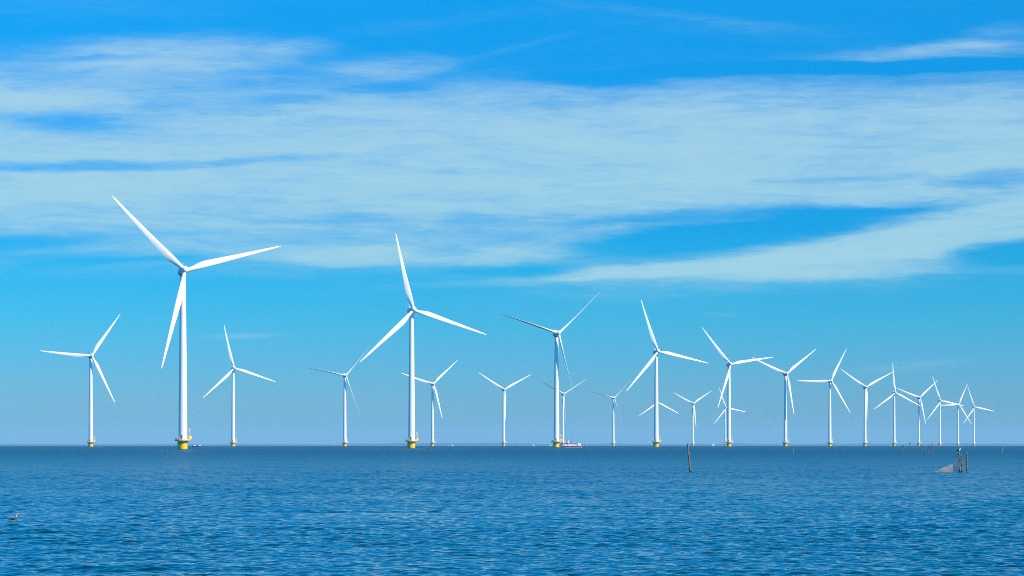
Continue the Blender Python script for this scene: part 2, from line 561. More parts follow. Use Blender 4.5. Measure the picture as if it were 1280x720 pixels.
# ------------------------------------------------------------------ setting: water
def build_sea():
    rng = np.random.default_rng(11)
    # radial rows
    rs = [0.5, 2, 5, 9, 14, 20, 27, 34, 40, 45, 49]
    r = 52.0
    while r < 9000:
        rs.append(r)
        r += 0.068 * max(1.0, r / 80.0) * max(1.0, (r / 400.0) ** 0.55)
    rs += [9300, 10500, 12500, 15000, 18500, 23000, 28000, 32000]
    rs = np.array(rs)
    st = np.gradient(rs)
    ta = np.linspace(-13.0, 13.0, 721)
    co = np.concatenate([np.linspace(13.0, 40, 40)[1:], np.linspace(40, 320, 57)[1:], np.linspace(320, 347.0, 40)[1:-1]])
    th = np.radians(np.concatenate([ta, co]))
    nr, na = len(rs), len(th)
    Rr, Th = np.meshgrid(rs, th, indexing='ij')
    X = (Rr * np.sin(Th)).astype(np.float64)
    Y = (Rr * np.cos(Th)).astype(np.float64)
    Zw = np.zeros_like(X)
    GX = np.zeros_like(X)
    GY = np.zeros_like(X)
    lat = np.gradient(th)
    step = np.maximum(st[:, None] * np.ones(na)[None, :], 0.7 * (rs[:, None] * lat[None, :]))
    K, KL = 84, 14
    lam = np.concatenate([np.exp(rng.uniform(math.log(0.20), math.log(1.15), K)), np.exp(rng.uniform(math.log(2.0), math.log(9.0), KL))])
    ang = np.concatenate([rng.normal(R(97), R(46), K), rng.normal(R(97), R(18), KL)])   # travel toward the shore
    ph = rng.uniform(0, 2 * math.pi, K + KL)
    # patches of stronger and weaker wind
    gust = 1 + 0.16 * np.sin(X / 9.0 + 2.1 * np.sin(Y / 31.0)) * np.sin(Y / 17.0 + X / 40.0) + 0.14 * np.sin(X / 23.0 - Y / 52.0 + 1.3) + 0.10 * np.sin(Y / 7.0 + X / 13.0)
    for l, a, p in zip(lam, ang, ph):
        k = 2 * math.pi / l
        slope = 0.033 if l < 2 else 0.010
        A = slope / k
        wgt = np.clip((l / (2.2 * step) - 1.0) / 0.8, 0, 1)
        q = k * (X * math.cos(a) + Y * math.sin(a)) + p
        # wind gusts: wave groups
        s = np.sin(q)
        if l < 2:
            wgt = wgt * gust
        Zw += wgt * A * s
        c = wgt * A * np.cos(q) * 1.0
        GX -= math.cos(a) * c
        GY -= math.sin(a) * c
    calm = np.clip((Rr - 4) / 20, 0, 1)
    X2, Y2 = X + GX * calm, Y + GY * calm
    Z = Zw * calm + -(X * X + Y * Y) / (2 * RE)
    co3 = np.stack([X2, Y2, Z], -1).reshape(-1, 3).astype(np.float32)
    i = np.arange(nr - 1)[:, None]
    j = np.arange(na)[None, :]
    j2 = (j + 1) % na
    quads = np.stack([i * na + j, (i + 1) * na + j, (i + 1) * na + j2, i * na + j2], -1).reshape(-1, 4)
    quads = quads[:, ::-1]
    # cap at the centre
    me = bpy.data.meshes.new('sea')
    nq = len(quads)
    me.vertices.add(len(co3))
    me.vertices.foreach_set('co', co3.ravel())
    me.loops.add(nq * 4 + na)
    me.polygons.add(nq + 1)
    me.loops.foreach_set('vertex_index', np.concatenate([quads.ravel(), np.arange(na)[::-1]]).astype(np.int32))
    me.polygons.foreach_set('loop_start', np.concatenate([np.arange(nq) * 4, [nq * 4]]).astype(np.int32))
    me.polygons.foreach_set('use_smooth', np.ones(nq + 1, dtype=bool))
    me.update(calc_edges=True)
    me.validate()
    # make sure faces look up
    if me.polygons[nq // 2].normal.z < 0:
        me.flip_normals()
    me.materials.append(water)
    o = bpy.data.objects.new('sea', me)
    COL.objects.link(o)
    tag(o, kind='structure')
    print('sea verts', len(co3), 'rows', nr)


build_sea()


def build_shore():
    """low wooded far shore, 30 km away, mostly sunk behind the horizon"""
    rnd = random.Random(4)
    bm = bmesh.new()
    D, n = 30000.0, 420
    loops = []
    for k in range(n + 1):
        az_ = R(-24 + 48 * k / n)
        px = 640 + F * math.tan(az_)
        h = 58 + 2.2 * math.sin(k * 0.31) + 1.6 * math.sin(k * 0.83 + 1) + rnd.uniform(-1.0, 1.0)
        h += 11.0 * math.exp(-((px - 570) / 75.0) ** 2)
        h += 2.0 * math.exp(-((px - 1150) / 120.0) ** 2)
        if px < 430:
            h -= 2.5
        prof = [(-500, -3), (-420, h * 0.55), (-300, h * 0.92), (-80, h), (200, h * 0.85), (420, -3)]
        loops.append([Vector(((D + d) * math.sin(az_), (D + d) * math.cos(az_), z + drop(D + d, 0))) for d, z in prof])
    rings(bm, loops)
    tag(link('far_shore', bm, shore_mat), kind='structure')


build_shore()

# ------------------------------------------------------------------ haze
HAZE = 3.2e-5
hm = bpy.data.materials.new('sea_haze')
hm.use_nodes = True
ht = hm.node_tree
ht.nodes.clear()
ho = N(ht, 'ShaderNodeOutputMaterial')
hv = N(ht, 'ShaderNodeVolumePrincipled')
hv.inputs['Color'].default_value = (0.46, 0.78, 1.0, 1)
hv.inputs['Density'].default_value = HAZE
ht.links.new(hv.outputs[0], ho.inputs['Volume'])
bm = bmesh.new()
box(bm, -34000, 34000, -34000, 34000, -80, 160)
hz = link('haze', bm, hm, smooth=False)
tag(hz, kind='stuff')

# ------------------------------------------------------------------ wind turbines
HUB_H, OVER, TILT, RB = 95.0, 4.7, R(6), 54.6
YAW = R(20)


def blade_mesh():
    bm = bmesh.new()
    st_ = [(1.2, 2.2, 1.0, 14), (3.0, 2.25, 1.0, 14), (5.0, 2.6, 0.78, 14), (7.5, 3.35, 0.52, 13), (10, 3.75, 0.40, 12), (12.5, 3.8, 0.33, 10.5),
           (17, 3.45, 0.28, 8), (23, 2.95, 0.24, 5.5), (30, 2.4, 0.21, 3.5), (37, 1.9, 0.19, 2), (44, 1.42, 0.18, 1), (49, 1.05, 0.17, 0.3),
           (52.3, 0.74, 0.16, 0), (54.0, 0.42, 0.16, 0), (RB, 0.12, 0.2, 0)]
    n = 20
    loops = []
    for r, c, tk, tw in st_:
        rd = max(0.0, min(1.0, (tk - 0.35) / 0.6))     # how round the section is
        pts = []
        for k in range(n):
            a = 2 * math.pi * k / n
            xe, ye = 0.5 * math.cos(a), 0.5 * math.sin(a) * tk
            xx = 0.5 * math.cos(a)                      # +0.5 leading edge
            s = (0.5 - xx)                              # 0 at leading edge
            ya = 5 * tk * (0.2969 * math.sqrt(max(s, 0)) - 0.1260 * s - 0.3516 * s * s + 0.2843 * s ** 3 - 0.1036 * s ** 4) * (1 if math.sin(a) >= 0 else -1)
            off = 0.20 * (1 - rd)
            x = (xe * rd + xx * (1 - rd)) - off
            y = ye * rd + ya * (1 - rd)
            x, y = x * c, y * c
            t = -R(tw)
            pts.append(Vector((x * math.cos(t) - y * math.sin(t), x * math.sin(t) + y * math.cos(t) - 1.3 * (r / RB) ** 2.2, r)))
        loops.append(pts)
    rings(bm, loops)
    me = bpy.data.meshes.new('blade')
    bmesh.ops.recalc_face_normals(bm, faces=bm.faces)
    bm.to_mesh(me)
    bm.free()
    return me


BLADE = blade_mesh()
AX = Vector((0, -math.cos(TILT), math.sin(TILT)))
UPR = Vector((0, math.sin(TILT), math.cos(TILT)))
HUBC = Vector((0, 0, HUB_H)) + AX * OVER - Vector((0, 0, math.sin(TILT) * OVER))


def blade_matrix(theta, pitch):
    b = math.cos(theta) * Vector((1, 0, 0)) + math.sin(theta) * UPR
    t = math.sin(theta) * Vector((1, 0, 0)) - math.cos(theta) * UPR
    m = Matrix((t, -AX, b)).transposed().to_4x4()
    m = m @ Matrix.Rotation(-pitch, 4, 'Z')
    m.translation = HUBC
    return m


def make_turbine():
    root = empty('wind_turbine')
    bm = bmesh.new()
    lathe(bm, [(2.42, -4.0), (2.42, 2.6), (2.55, 3.4), (2.82, 4.25), (2.82, 4.62)], 40)
    link('foundation_pile', bm, pile_paint, root)
    bm = bmesh.new()
    lathe(bm, [(2.86, 4.40), (4.1, 4.52), (4.3, 4.56), (4.3, 4.95), (2.0, 4.96)], 40)
    deck = link('platform', bm, deck_steel, root)
    bm = bmesh.new()
    for k in range(20):
        a = 2 * math.pi * k / 20
        x, y = 4.2 * math.cos(a), 4.2 * math.sin(a)
        tube(bm, [(x, y, 4.9), (x, y, 6.15)], 0.075, 6)
    for z in (5.35, 5.75, 6.15):
        for k in range(20):
            a, b = 2 * math.pi * k / 20, 2 * math.pi * (k + 1) / 20
            tube(bm, [(4.2 * math.cos(a), 4.2 * math.sin(a), z), (4.2 * math.cos(b), 4.2 * math.sin(b), z)], 0.075, 6)
    lathe(bm, [(4.17, 4.96), (4.24, 4.96), (4.24, 5.30), (4.17, 5.30)], 40)
    link('railing', bm, rail_paint, deck)
    # boat landing: two fender tubes with a ladder between them
    bm = bmesh.new()
    la = R(-90 - 82) - YAW
    for s in (-0.55, 0.55):
        x, y = 2.85 * math.cos(la) - s * math.sin(la), 2.85 * math.sin(la) + s * math.cos(la)
        tube(bm, [(x, y, -3.0), (x, y, 3.5), (x * 0.9, y * 0.9, 3.9)], 0.16, 8)
    for s in (-0.2, 0.2):
        x, y = 2.75 * math.cos(la) - s * math.sin(la), 2.75 * math.sin(la) + s * math.cos(la)
        tube(bm, [(x, y, -2.0), (x, y, 4.6)], 0.05, 6)
    for z in range(0, 14):
        a_, b_ = [(2.75 * math.cos(la) - s * math.sin(la), 2.75 * math.sin(la) + s * math.cos(la), 0.3 + z * 0.31) for s in (-0.2, 0.2)]
        tube(bm, [a_, b_], 0.035, 6)
    link('boat_landing', bm, crane_paint, root)
    # tower in four flanged cans
    bm = bmesh.new()
    prof = []
    z0, z1, r0, r1 = 4.75, 92.6, 2.34, 1.52

    def rad(z):
        return r0 + (r1 - r0) * ((z - z0) / (z1 - z0)) ** 1.15
    for za, zb in ((4.75, 22), (22, 45), (45, 69), (69, 92.6)):
        prof += [(rad(za), za), (rad((za + zb) / 2), (za + zb) / 2), (rad(zb), zb - 0.22), (rad(zb) + 0.035, zb - 0.2), (rad(zb) + 0.035, zb - 0.02)]
    lathe(bm, prof, 48)
    tower = link('tower', bm, white_paint, root)
    # door on the lit side, a small stoop lamp above it
    da = R(-90 - 12) - YAW
    bm = bmesh.new()
    box(bm, -0.5, 0.5, -0.12, 0.12, 0, 2.3, 0.05)
    bmesh.ops.transform(bm, matrix=Matrix.Translation((2.34 * math.cos(da), 2.34 * math.sin(da), 5.35)) @ Matrix.Rotation(da + R(90), 4, 'Z'), verts=bm.verts)
    link('door', bm, door_mat, tower)
    # davit crane with winch housing on the right side
    ca = -YAW - R(6)
    cx, cy = 3.75 * math.cos(ca), 3.75 * math.sin(ca)
    bm = bmesh.new()
    lathe(bm, [(0.55, 4.97), (0.75, 5.1), (1.05, 5.5), (1.1, 6.2), (1.0, 6.8), (0.6, 7.1), (0.3, 7.2)], 20, Matrix.Translation((cx, cy, 0)))
    crane = link('crane', bm, crane_paint, root)
    bm = bmesh.new()
    tube(bm, [(cx, cy, 7.1), (cx, cy, 10.9)], 0.26, 10)
    tube(bm, [(cx, cy, 10.7), (cx - 0.25, cy - 0.25, 11.1), (cx - 0.9, cy - 0.9, 9.2)], [0.22, 0.2, 0.12], 8)
    link('crane_mast', bm, rail_paint, crane)
    # nacelle: compact direct-drive drum with ring generator
    nm = Matrix.Translation((0, 0, HUB_H)) @ Matrix.Rotation(R(90) - TILT, 4, 'X')   # local +z -> -y (forward)
    bm = bmesh.new()
    lathe(bm, [(0.6, -4.6), (1.4, -4.5), (1.95, -4.1), (2.1, -3.4), (2.12, 0.9), (2.3, 1.0), (2.36, 1.2), (2.36, 2.5), (2.2, 2.75), (1.5, 2.95), (1.2, 3.2)], 36, nm)
    nac = link('nacelle', bm, white_paint, root)
    bm = bmesh.new()
    lathe(bm, [(1.54, 92.3), (1.7, 92.6), (1.7, 93.3), (1.5, 93.6)], 32)
    link('yaw_ring', bm, dark_metal, nac)
    bm = bmesh.new()
    box(bm, -1.3, 1.3, 2.2, 4.2, HUB_H + 1.5, HUB_H + 2.7, 0.15)
    tube(bm, [(0.9, 3.6, HUB_H + 2.6), (0.9, 3.6, HUB_H + 4.2)], 0.06, 6)
    tube(bm, [(-0.9, 3.6, HUB_H + 2.6), (-0.9, 3.6, HUB_H + 4.2)], 0.06, 6)
    box(bm, -1.15, -0.65, 3.4, 3.8, HUB_H + 4.2, HUB_H + 4.4, 0.05)
    box(bm, 0.65, 1.15, 3.4, 3.8, HUB_H + 4.2, HUB_H + 4.4, 0.05)
    link('cooler', bm, white_paint, nac)
    bm = bmesh.new()
    lathe(bm, [(1.2, 3.1), (1.75, 3.3), (1.85, 4.0), (1.85, 5.2), (1.7, 5.8), (1.3, 6.4), (0.7, 6.8), (0.15, 6.92)], 32, nm)
    hub = link('hub', bm, white_paint, root)
    for k in range(3):
        o = link('blade', BLADE, blade_paint, root)
        o.matrix_local = blade_matrix(R(90 + 120 * k), 0)
    return root


def copy_tree(o, parent=None):
    c = o.copy()
    COL.objects.link(c)
    if parent:
        c.parent = parent
    for ch in list(o.children):
        copy_tree(ch, c)
    return c


TG = 'wind turbines standing in the sea'
# tower px, hub row, blade angle seen in the photo, pitch, label
TURB = [
    (228.6, 338.6, 134.0, 2, 'tallest and nearest white wind turbine, on a yellow foundation left of centre'),
    (113.5, 445, 55.5, 2, 'leftmost white wind turbine, one blade pointing straight left'),
    (291.5, 460.5, 101.8, 2, 'white wind turbine standing alone just right of the tallest one'),
    (431.0, 469.5, 167.5, 68, 'slim wind turbine with a thin dark left blade, between two larger turbines'),
    (514.5, 388, 101.6, 2, 'second tallest white wind turbine, upright blade leaning left near the centre'),
    (540.7, 480, 44.0, 2, 'small wind turbine just right of the second tallest, its left blade passing behind it'),
    (629.7, 487, 146.5, 2, 'small wind turbine in mid picture with two raised blades in a wide V'),
    (695.6, 417, 160.5, 74, 'tall wind turbine with edge-on thin blades, beside the passenger boat'),
    (703.6, 492.5, 149, 58, 'small wind turbine close behind the thin-bladed tall one, above the passenger boat'),
    (766.7, 497.5, 163, 72, 'faint small wind turbine with thin blades, right of the passenger boat'),
    (820.3, 439.5, 106.4, 2, 'large wind turbine in front of a hidden one, left of the leaning pole'),
    (820.8, 503, 93, 2, 'distant wind turbine hidden behind a larger tower, only its two lower blades showing'),
    (866.0, 504.5, 151, 2, 'small distant wind turbine right above the leaning wooden pole'),
    (911.3, 455.5, 126.5, 2, 'large wind turbine right of the leaning pole, one blade pointing flat right'),
    (906.8, 509.8, 107, 2, 'small distant wind turbine half hidden left of a larger tower'),
    (981.8, 467.3, 40, 2, 'wind turbine with its upper tower in blade shadow, right of the flat-right-bladed one'),
    (1037.3, 476, 63, 2, 'wind turbine with one blade flat left, standing alone left of the stake cluster'),
    (1081.3, 484, 144, 2, 'wind turbine with two raised blades in a V, left of the cormorant stakes'),
    (1117.8, 491, 93, 2, 'wind turbine with one blade straight up, nearest above the cormorant stakes'),
    (1148.6, 497, 43.5, 2, 'wind turbine rising behind the middle of the cormorant stakes'),
    (1174.8, 501, 106.5, 2, 'third wind turbine from the right, left of the fishing net posts'),
    (1197.5, 505.5, 65.5, 2, 'second wind turbine from the right, directly behind the gull post'),
    (1217.3, 508.8, 106.5, 2, 'rightmost and smallest wind turbine of the long receding row'),
]


def hub_dist(yh):
    D = 95 * F / (LEVEL - yh)
    for _ in range(30):
        D = (HUB_H - D * D / (2 * RE) - EYE) * F / (LEVEL - yh)
    return D


proto = make_turbine()
for i, (tx, yh, ang, pitch, lab) in enumerate(TURB):
    o = proto if i == 0 else copy_tree(proto)
    D = hub_dist(yh)
    o.location = at(tx, D)
    o.rotation_euler = (0, 0, YAW)
    tag(o, lab, 'wind turbine', TG)
    # undo the foreshortening of the turned rotor to get the true blade angle
    rel = YAW + math.atan2(o.location.x, o.location.y)
    th = math.atan2(math.sin(R(ang)), math.cos(R(ang)) / math.cos(rel))
    k = 0
    for ch in o.children:
        if ch.name.split('.')[0] == 'blade':
            ch.matrix_local = blade_matrix(th - R(120) * k, R(pitch))
            k += 1


# ------------------------------------------------------------------ boats
def hull(bm, L, B, fb, bow, sheer=0.5, dep=0.6):
    """bow toward -x, waterline z=0"""
    loops = []
    for k in range(13):
        s = k / 12.0
        x = -L / 2 + L * s
        w = B / 2 * min(1.0, (0.04 + (s / bow) ** 0.6) if s < bow else 1.0) * (1.0 if s < 0.85 else 1 - 0.12 * (s - 0.85) / 0.15)
        top = fb + sheer * max(0, 1 - s / 0.55) ** 1.7 + 0.12 * sheer * s
        wl = w * (0.55 if s < 0.1 else 0.86)
        xo = -0.06 * L * max(0, 1 - s / 0.12)
        loops.append([Vector((x + xo, w, top)), Vector((x + xo * 0.6, w * 0.97, top * 0.5)), Vector((x, wl, 0.0)), Vector((x, wl * 0.7, -dep)),
                      Vector((x, -wl * 0.7, -dep)), Vector((x, -wl, 0.0)), Vector((x + xo * 0.6, -w * 0.97, top * 0.5)), Vector((x + xo, -w, top))])
    rings(bm, loops)
    return loops


def windows(bm, x0, x1, n, y, z0, z1, gap=0.3):
    wd = (x1 - x0) / n
    for k in range(n):
        for s in (-1, 1):
            box(bm, x0 + k * wd + gap / 2, x0 + (k + 1) * wd - gap / 2, s * y - 0.03, s * y + 0.03, z0, z1)


def passenger_boat():
    D = 2420.0
    p = at(713.0, D)
    root = empty('passenger_boat', p, R(0))
    tag(root, 'white passenger boat with purple stripe and blue bow, passing right of the tall thin-bladed turbine', 'boat')
    bm = bmesh.new()
    hull(bm, 19.0, 4.6, 1.25, 0.3, 0.9)
    h = link('hull', bm, boat_white, root)
    bm = bmesh.new()
    for s in (-1, 1):
        tube(bm, [(-8.2 + 17.4 * t, s * (2.33 if t > 0.25 else 0.9 + 5.6 * t), 1.12 + 0.5 * max(0, 0.3 - t)) for t in [k / 14 for k in range(15)]], 0.38, 8)
    link('rubbing_strake', bm, boat_purple, h)
    bm = bmesh.new()
    for s in (-1, 1):
        box(bm, -4.5, 8.8, s * 2.08 - 0.05, s * 2.08 + 0.05, 0.02, 0.36)
    link('waterline_band', bm, boat_orange, h)
    bm = bmesh.new()
    loops = []
    for k in range(5):
        s = k / 4.0
        x = -11.6 + 3.9 * s
        w = 0.10 + 1.15 * s ** 0.8
        loops.append([Vector((x, w, 2.75 - 0.3 * s)), Vector((x + 0.5, w * 0.8, 0.5)), Vector((x + 0.9, 0, -0.2)), Vector((x + 0.5, -w * 0.8, 0.5)), Vector((x, -w, 2.75 - 0.3 * s))])
    rings(bm, loops)
    link('bow', bm, boat_blue, root)
    bm = bmesh.new()
    box(bm, -2.3, 5.2, -1.8, 1.8, 1.3, 3.0, 0.12)
    sal = link('saloon', bm, boat_white, root)
    bm = bmesh.new()
    windows(bm, -1.9, 4.9, 7, 1.8, 2.15, 2.5, 0.5)
    link('window', bm, glass_dark, sal)
    bm = bmesh.new()
    box(bm, -2.6, 5.5, -1.95, 1.95, 3.004, 3.5, 0.15)
    link('roof', bm, boat_red, sal)
    bm = bmesh.new()
    box(bm, -5.1, -2.35, -1.5, 1.5, 1.3, 2.9, 0.12, 0.06)
    wh = link('wheelhouse', bm, boat_white, root)
    bm = bmesh.new()
    box(bm, -5.3, -2.5, -1.6, 1.6, 2.904, 3.7, 0.15, 0.15)
    link('wheelhouse_roof', bm, glass_dark, wh)
    bm = bmesh.new()
    tube(bm, [(-2.2, 0, 3.2), (-1.6, 0, 5.4), (-1.1, 0, 6.6)], [0.55, 0.42, 0.2], 8)
    tube(bm, [(-2.1, -0.9, 5.2), (-2.1, 0.9, 5.2)], 0.08, 6)
    link('mast', bm, boat_white, root)
    for x in (1.0, 5.6):
        bm = bmesh.new()
        tube(bm, [(x, 0, 3.2), (x, 0, 7.4)], 0.06, 6)
        link('aerial', bm, dark_metal, root)
    bm = bmesh.new()
    box(bm, 6.3, 8.9, -1.7, 1.7, 1.3, 3.5, 0.12)
    link('stern_cabin', bm, boat_white, root)


def work_boat():
    p = at(246.2, 3100.0)
    root = empty('motor_boat', p, R(0))
    tag(root, 'small blue and white motor boat right of the tallest turbine', 'boat')
    bm = bmesh.new()
    hull(bm, 9.6, 3.0, 0.8, 0.35, 0.7)
    link('hull', bm, boat_blue, root)
    bm = bmesh.new()
    box(bm, -3.9, -1.2, -1.2, 1.2, 0.85, 1.75, 0.15, 0.2)
    link('foredeck_cabin', bm, boat_white, root)
    bm = bmesh.new()
    box(bm, -1.15, 1.3, -1.2, 1.2, 0.85, 2.2, 0.1, 0.08)
    c = link('wheelhouse', bm, boat_red, root)
    bm = bmesh.new()
    windows(bm, -1.0, 1.1, 3, 1.18, 1.4, 1.9, 0.25)
    link('window', bm, glass_dark, c)
    bm = bmesh.new()
    box(bm, 1.9, 4.4, -1.3, 1.3, 0.85, 1.9, 0.15, 0.1)
    link('aft_cabin', bm, boat_white, root)
    bm = bmesh.new()
    tube(bm, [(-0.1, 0, 2.1), (0.0, 0, 4.2)], [0.16, 0.08], 6)
    link('mast', bm, boat_blue, root)


def launch(first=None, px=0, D=0, lab=''):
    if first is None:
        root = empty('launch')
        bm = bmesh.new()
        hull(bm, 5.2, 2.0, 0.9, 0.4, 0.5)
        link('hull', bm, boat_white, root)
        bm = bmesh.new()
        box(bm, -1.0, 1.0, -0.8, 0.8, 0.9, 2.1, 0.12, 0.1)
        link('cabin', bm, boat_white, root)
    else:
        root = copy_tree(first)
    root.location = at(px, D)
    tag(root, lab, 'boat', 'tiny white boats on the horizon')
    return root


def sail_boat():
    p = at(892.0, 8200.0)
    root = empty('sailing_boat', p, R(25))
    tag(root, 'faint pale sailing boat far off on the horizon left of the half hidden turbine', 'boat')
    bm = bmesh.new()
    hull(bm, 9.5, 3.0, 1.0, 0.5, 0.4)
    link('hull', bm, boat_white, root)
    bm = bmesh.new()
    tube(bm, [(-0.6, 0, 0.9), (-0.6, 0, 13.0)], 0.1, 6)
    link('mast', bm, sailcloth, root)

    def sail(name, pts, bulge):
        bm = bmesh.new()
        a, b, c = [Vector(q) for q in pts]
        n = 8
        grid = []
        for i in range(n + 1):
            s = i / n
            l, r_ = a.lerp(c, s), b.lerp(c, s)
            grid.append([l.lerp(r_, j / 6) + Vector((0, bulge * math.sin(math.pi * j / 6) * (1 - s), 0)) for j in range(7)])
        for off in (0.0, 0.03):
            vs = [[bm.verts.new(q + Vector((0, off, 0))) for q in row] for row in grid]
            for i in range(n):
                for j in range(6):
                    bm.faces.new((vs[i][j], vs[i][j + 1], vs[i + 1][j + 1], vs[i + 1][j]))
        link(name, bm, sailcloth, root)
    sail('mainsail', [(-0.5, 0, 1.9), (3.4, 0, 1.9), (-0.5, 0, 12.4)], 0.5)
    sail('jib', [(-4.4, 0, 1.2), (-0.9, 0, 1.5), (-0.75, 0, 10.5)], 0.4)


passenger_boat()
work_boat()
l0 = launch(None, 565.2, 4700, 'tiny white boat on the horizon right of the second tallest turbine')
launch(l0, 666.3, 4600, 'tiny white boat on the horizon left of the tall thin-bladed turbine')
launch(l0, 687.8, 4900, 'tiny white boat on the horizon touching the left side of the thin-bladed turbine tower')
sail_boat()


# ------------------------------------------------------------------ poles, stakes and the fishing net
def pole_mesh(h, r, seed, lean=(0, 0), below=0.8, kink=0.03, seg=12):
    rnd = random.Random(seed)
    bm = bmesh.new()
    n = 12
    path, rad_ = [], []
    for k in range(n + 1):
        s = k / n
        z = -below + (h + below) * s
        t = z / h
        path.append((lean[0] * t + rnd.uniform(-1, 1) * kink * 0.5, lean[1] * t + rnd.uniform(-1, 1) * kink * 0.5, z))
        rad_.append(r * (1.08 - 0.25 * s) * rnd.uniform(0.92, 1.08))
    rad_[-1] *= 0.8
    tube(bm, path, rad_, seg)
    return bm, Vector(path[-1])


def pole(name, px, D, h, r, lab, cat, group=None, mat=None, lean=(0, 0), seed=1):
    bm, top = pole_mesh(h, r, seed, lean, kink=r * 0.5)
    o = link(name, bm, mat or wood)
    o.location = at(px, D)
    tag(o, lab, cat, group)
    return o, o.location + top


def pxm(D):
    return D / F


pole('wooden_pole', 863.1, 316, 3.18, 0.105, 'leaning weathered wooden pole standing alone in the water', 'pole', lean=(-0.31, 0.05), seed=3)
POSTS = 'wooden posts beside the fishing net'
_, post_top = pole('net_post', 1200.0, 313, 2.20, 0.105, 'wooden post with the white headed gull on top, tied to the net', 'post', POSTS, lean=(-0.12, 0.0), seed=5)
pole('net_post', 1203.0, 313.5, 2.0, 0.10, 'middle wooden post, shorter and dark topped, close beside the gull post', 'post', POSTS, lean=(-0.13, 0.02), seed=8)
pole('net_post', 1208.7, 314, 2.36, 0.10, 'rightmost wooden post with a dark top, standing apart from the two others', 'post', POSTS, lean=(-0.06, 0.0), seed=13)


def fishing_net():
    D = 312.6
    root = empty('fishing_net', at(1190, D))
    tag(root, 'pale fishing net sloping up from the water to the gull post', 'fishing net')
    q = pxm(D)

    def P(px, py_up, y):
        return Vector(((px - 1190) * q, y, py_up * q))
    # bunched bag: a ragged half cone lying on the water, mouth to the right
    bm = bmesh.new()
    rnd = random.Random(2)
    loops = []
    for k in range(14):
        s = k / 13.0
        x = 1168.0 + 22.2 * s
        top = (0.6 + 10.2 * s ** 0.85 + rnd.uniform(-0.35, 0.35)) * q
        w = (0.06 + 0.5 * s)
        loops.append([Vector(((x - 1190) * q, -w * math.cos(math.pi * j / 10), -0.06 + (top + 0.06) * math.sin(math.pi * j / 10) ** 0.8 + rnd.uniform(-0.02, 0.02))) for j in range(11)])
    vs = [[bm.verts.new(p) for p in lp] for lp in loops]
    for a, b in zip(vs, vs[1:]):
        for i in range(10):
            bm.faces.new((a[i], a[i + 1], b[i + 1], b[i]))
    link('net_bag', bm, net_thick, root)
    # open wing of netting from the bag up to the post
    bm = bmesh.new()
    rows = []
    for k in range(9):
        s = k / 8.0
        x = 1190.0 + 9.3 * s
        z1 = 10.6 + 7.6 * s - 1.2 * math.sin(math.pi * s)
        rows.append([bm.verts.new(P(x, z1 * j / 6 - 0.4, 0.25 - 0.25 * s + 0.06 * math.sin(3 * s + j))) for j in range(7)])
    for a, b in zip(rows, rows[1:]):
        for i in range(6):
            bm.faces.new((a[i], a[i + 1], b[i + 1], b[i]))
    link('net_wing', bm, net_thin, root)
    bm = bmesh.new()
    tube(bm, [P(1168, 0.5, 0), P(1179, 5.9, 0), P(1190, 10.9, 0.05), P(1195, 14.0, 0.05), P(1199.3, 18.3, 0.1)], 0.025, 6)
    link('rope', bm, rope_mat, root)
    bm = bmesh.new()
    tube(bm, [P(1190.3, -6, 0.02), P(1190.0, 11.3, 0.02)], 0.035, 8)
    link('stick', bm, grey_wood, root)


fishing_net()

STK = 'stakes of the far fishing cluster'
BIRD_TOPS = {}
# px, distance, height, bird on top, label
STAKES = [
    (1125.2, 870, 2.1, 0, 'leftmost faint stake of the far cluster, bare topped'),
    (1129.0, 862, 2.15, 1, 'second stake from the left in the far cluster, a cormorant on top, paired with another'),
    (1130.9, 866, 1.95, 0, 'bare stake close right of the second cormorant stake in the far cluster'),
    (1137.5, 864, 2.95, 1, 'tallest stake in the left half of the far cluster, cormorant on top'),
    (1151.4, 872, 2.25, 1, 'cormorant stake right of the wide gap in the far cluster'),
    (1156.2, 866, 1.9, 0, 'bare stake in the right half of the far cluster, between two cormorants'),
    (1160.2, 870, 2.05, 1, 'slightly tilted cormorant stake right of the bare one in the far cluster'),
    (1165.0, 866, 2.7, 1, 'tall stake at the right of the far cluster, cormorant on top'),
    (1166.7, 868, 1.2, 0, 'short bare stub at the far right end of the far cluster'),
]
for i, (px, D, h, b, lab) in enumerate(STAKES):
    ln = (0.22, 0.0) if i == 6 else (random.Random(i).uniform(-0.05, 0.05), 0)
    _, tp = pole('stake', px, D, h, 0.085, lab, 'stake', STK, grey_wood, lean=ln, seed=20 + i)
    if b:
        BIRD_TOPS[i] = tp
_, spread_top = pole('stake', 730.9, 880, 2.15, 0.10, 'lone stake right of the passenger boat with a wing-spreading bird on top', 'stake', None, grey_wood, seed=41)
pole('marker_pole', 991.3, 850, 2.75, 0.075, 'thin pale marker pole standing alone right of a turbine, left of the stake cluster', 'pole', None, marker_paint, lean=(0.05, 0), seed=42)
pole('marker_pole', 1253.3, 900, 3.3, 0.075, 'thin pale marker pole alone near the right edge', 'pole', None, marker_paint, lean=(-0.15, 0), seed=43)


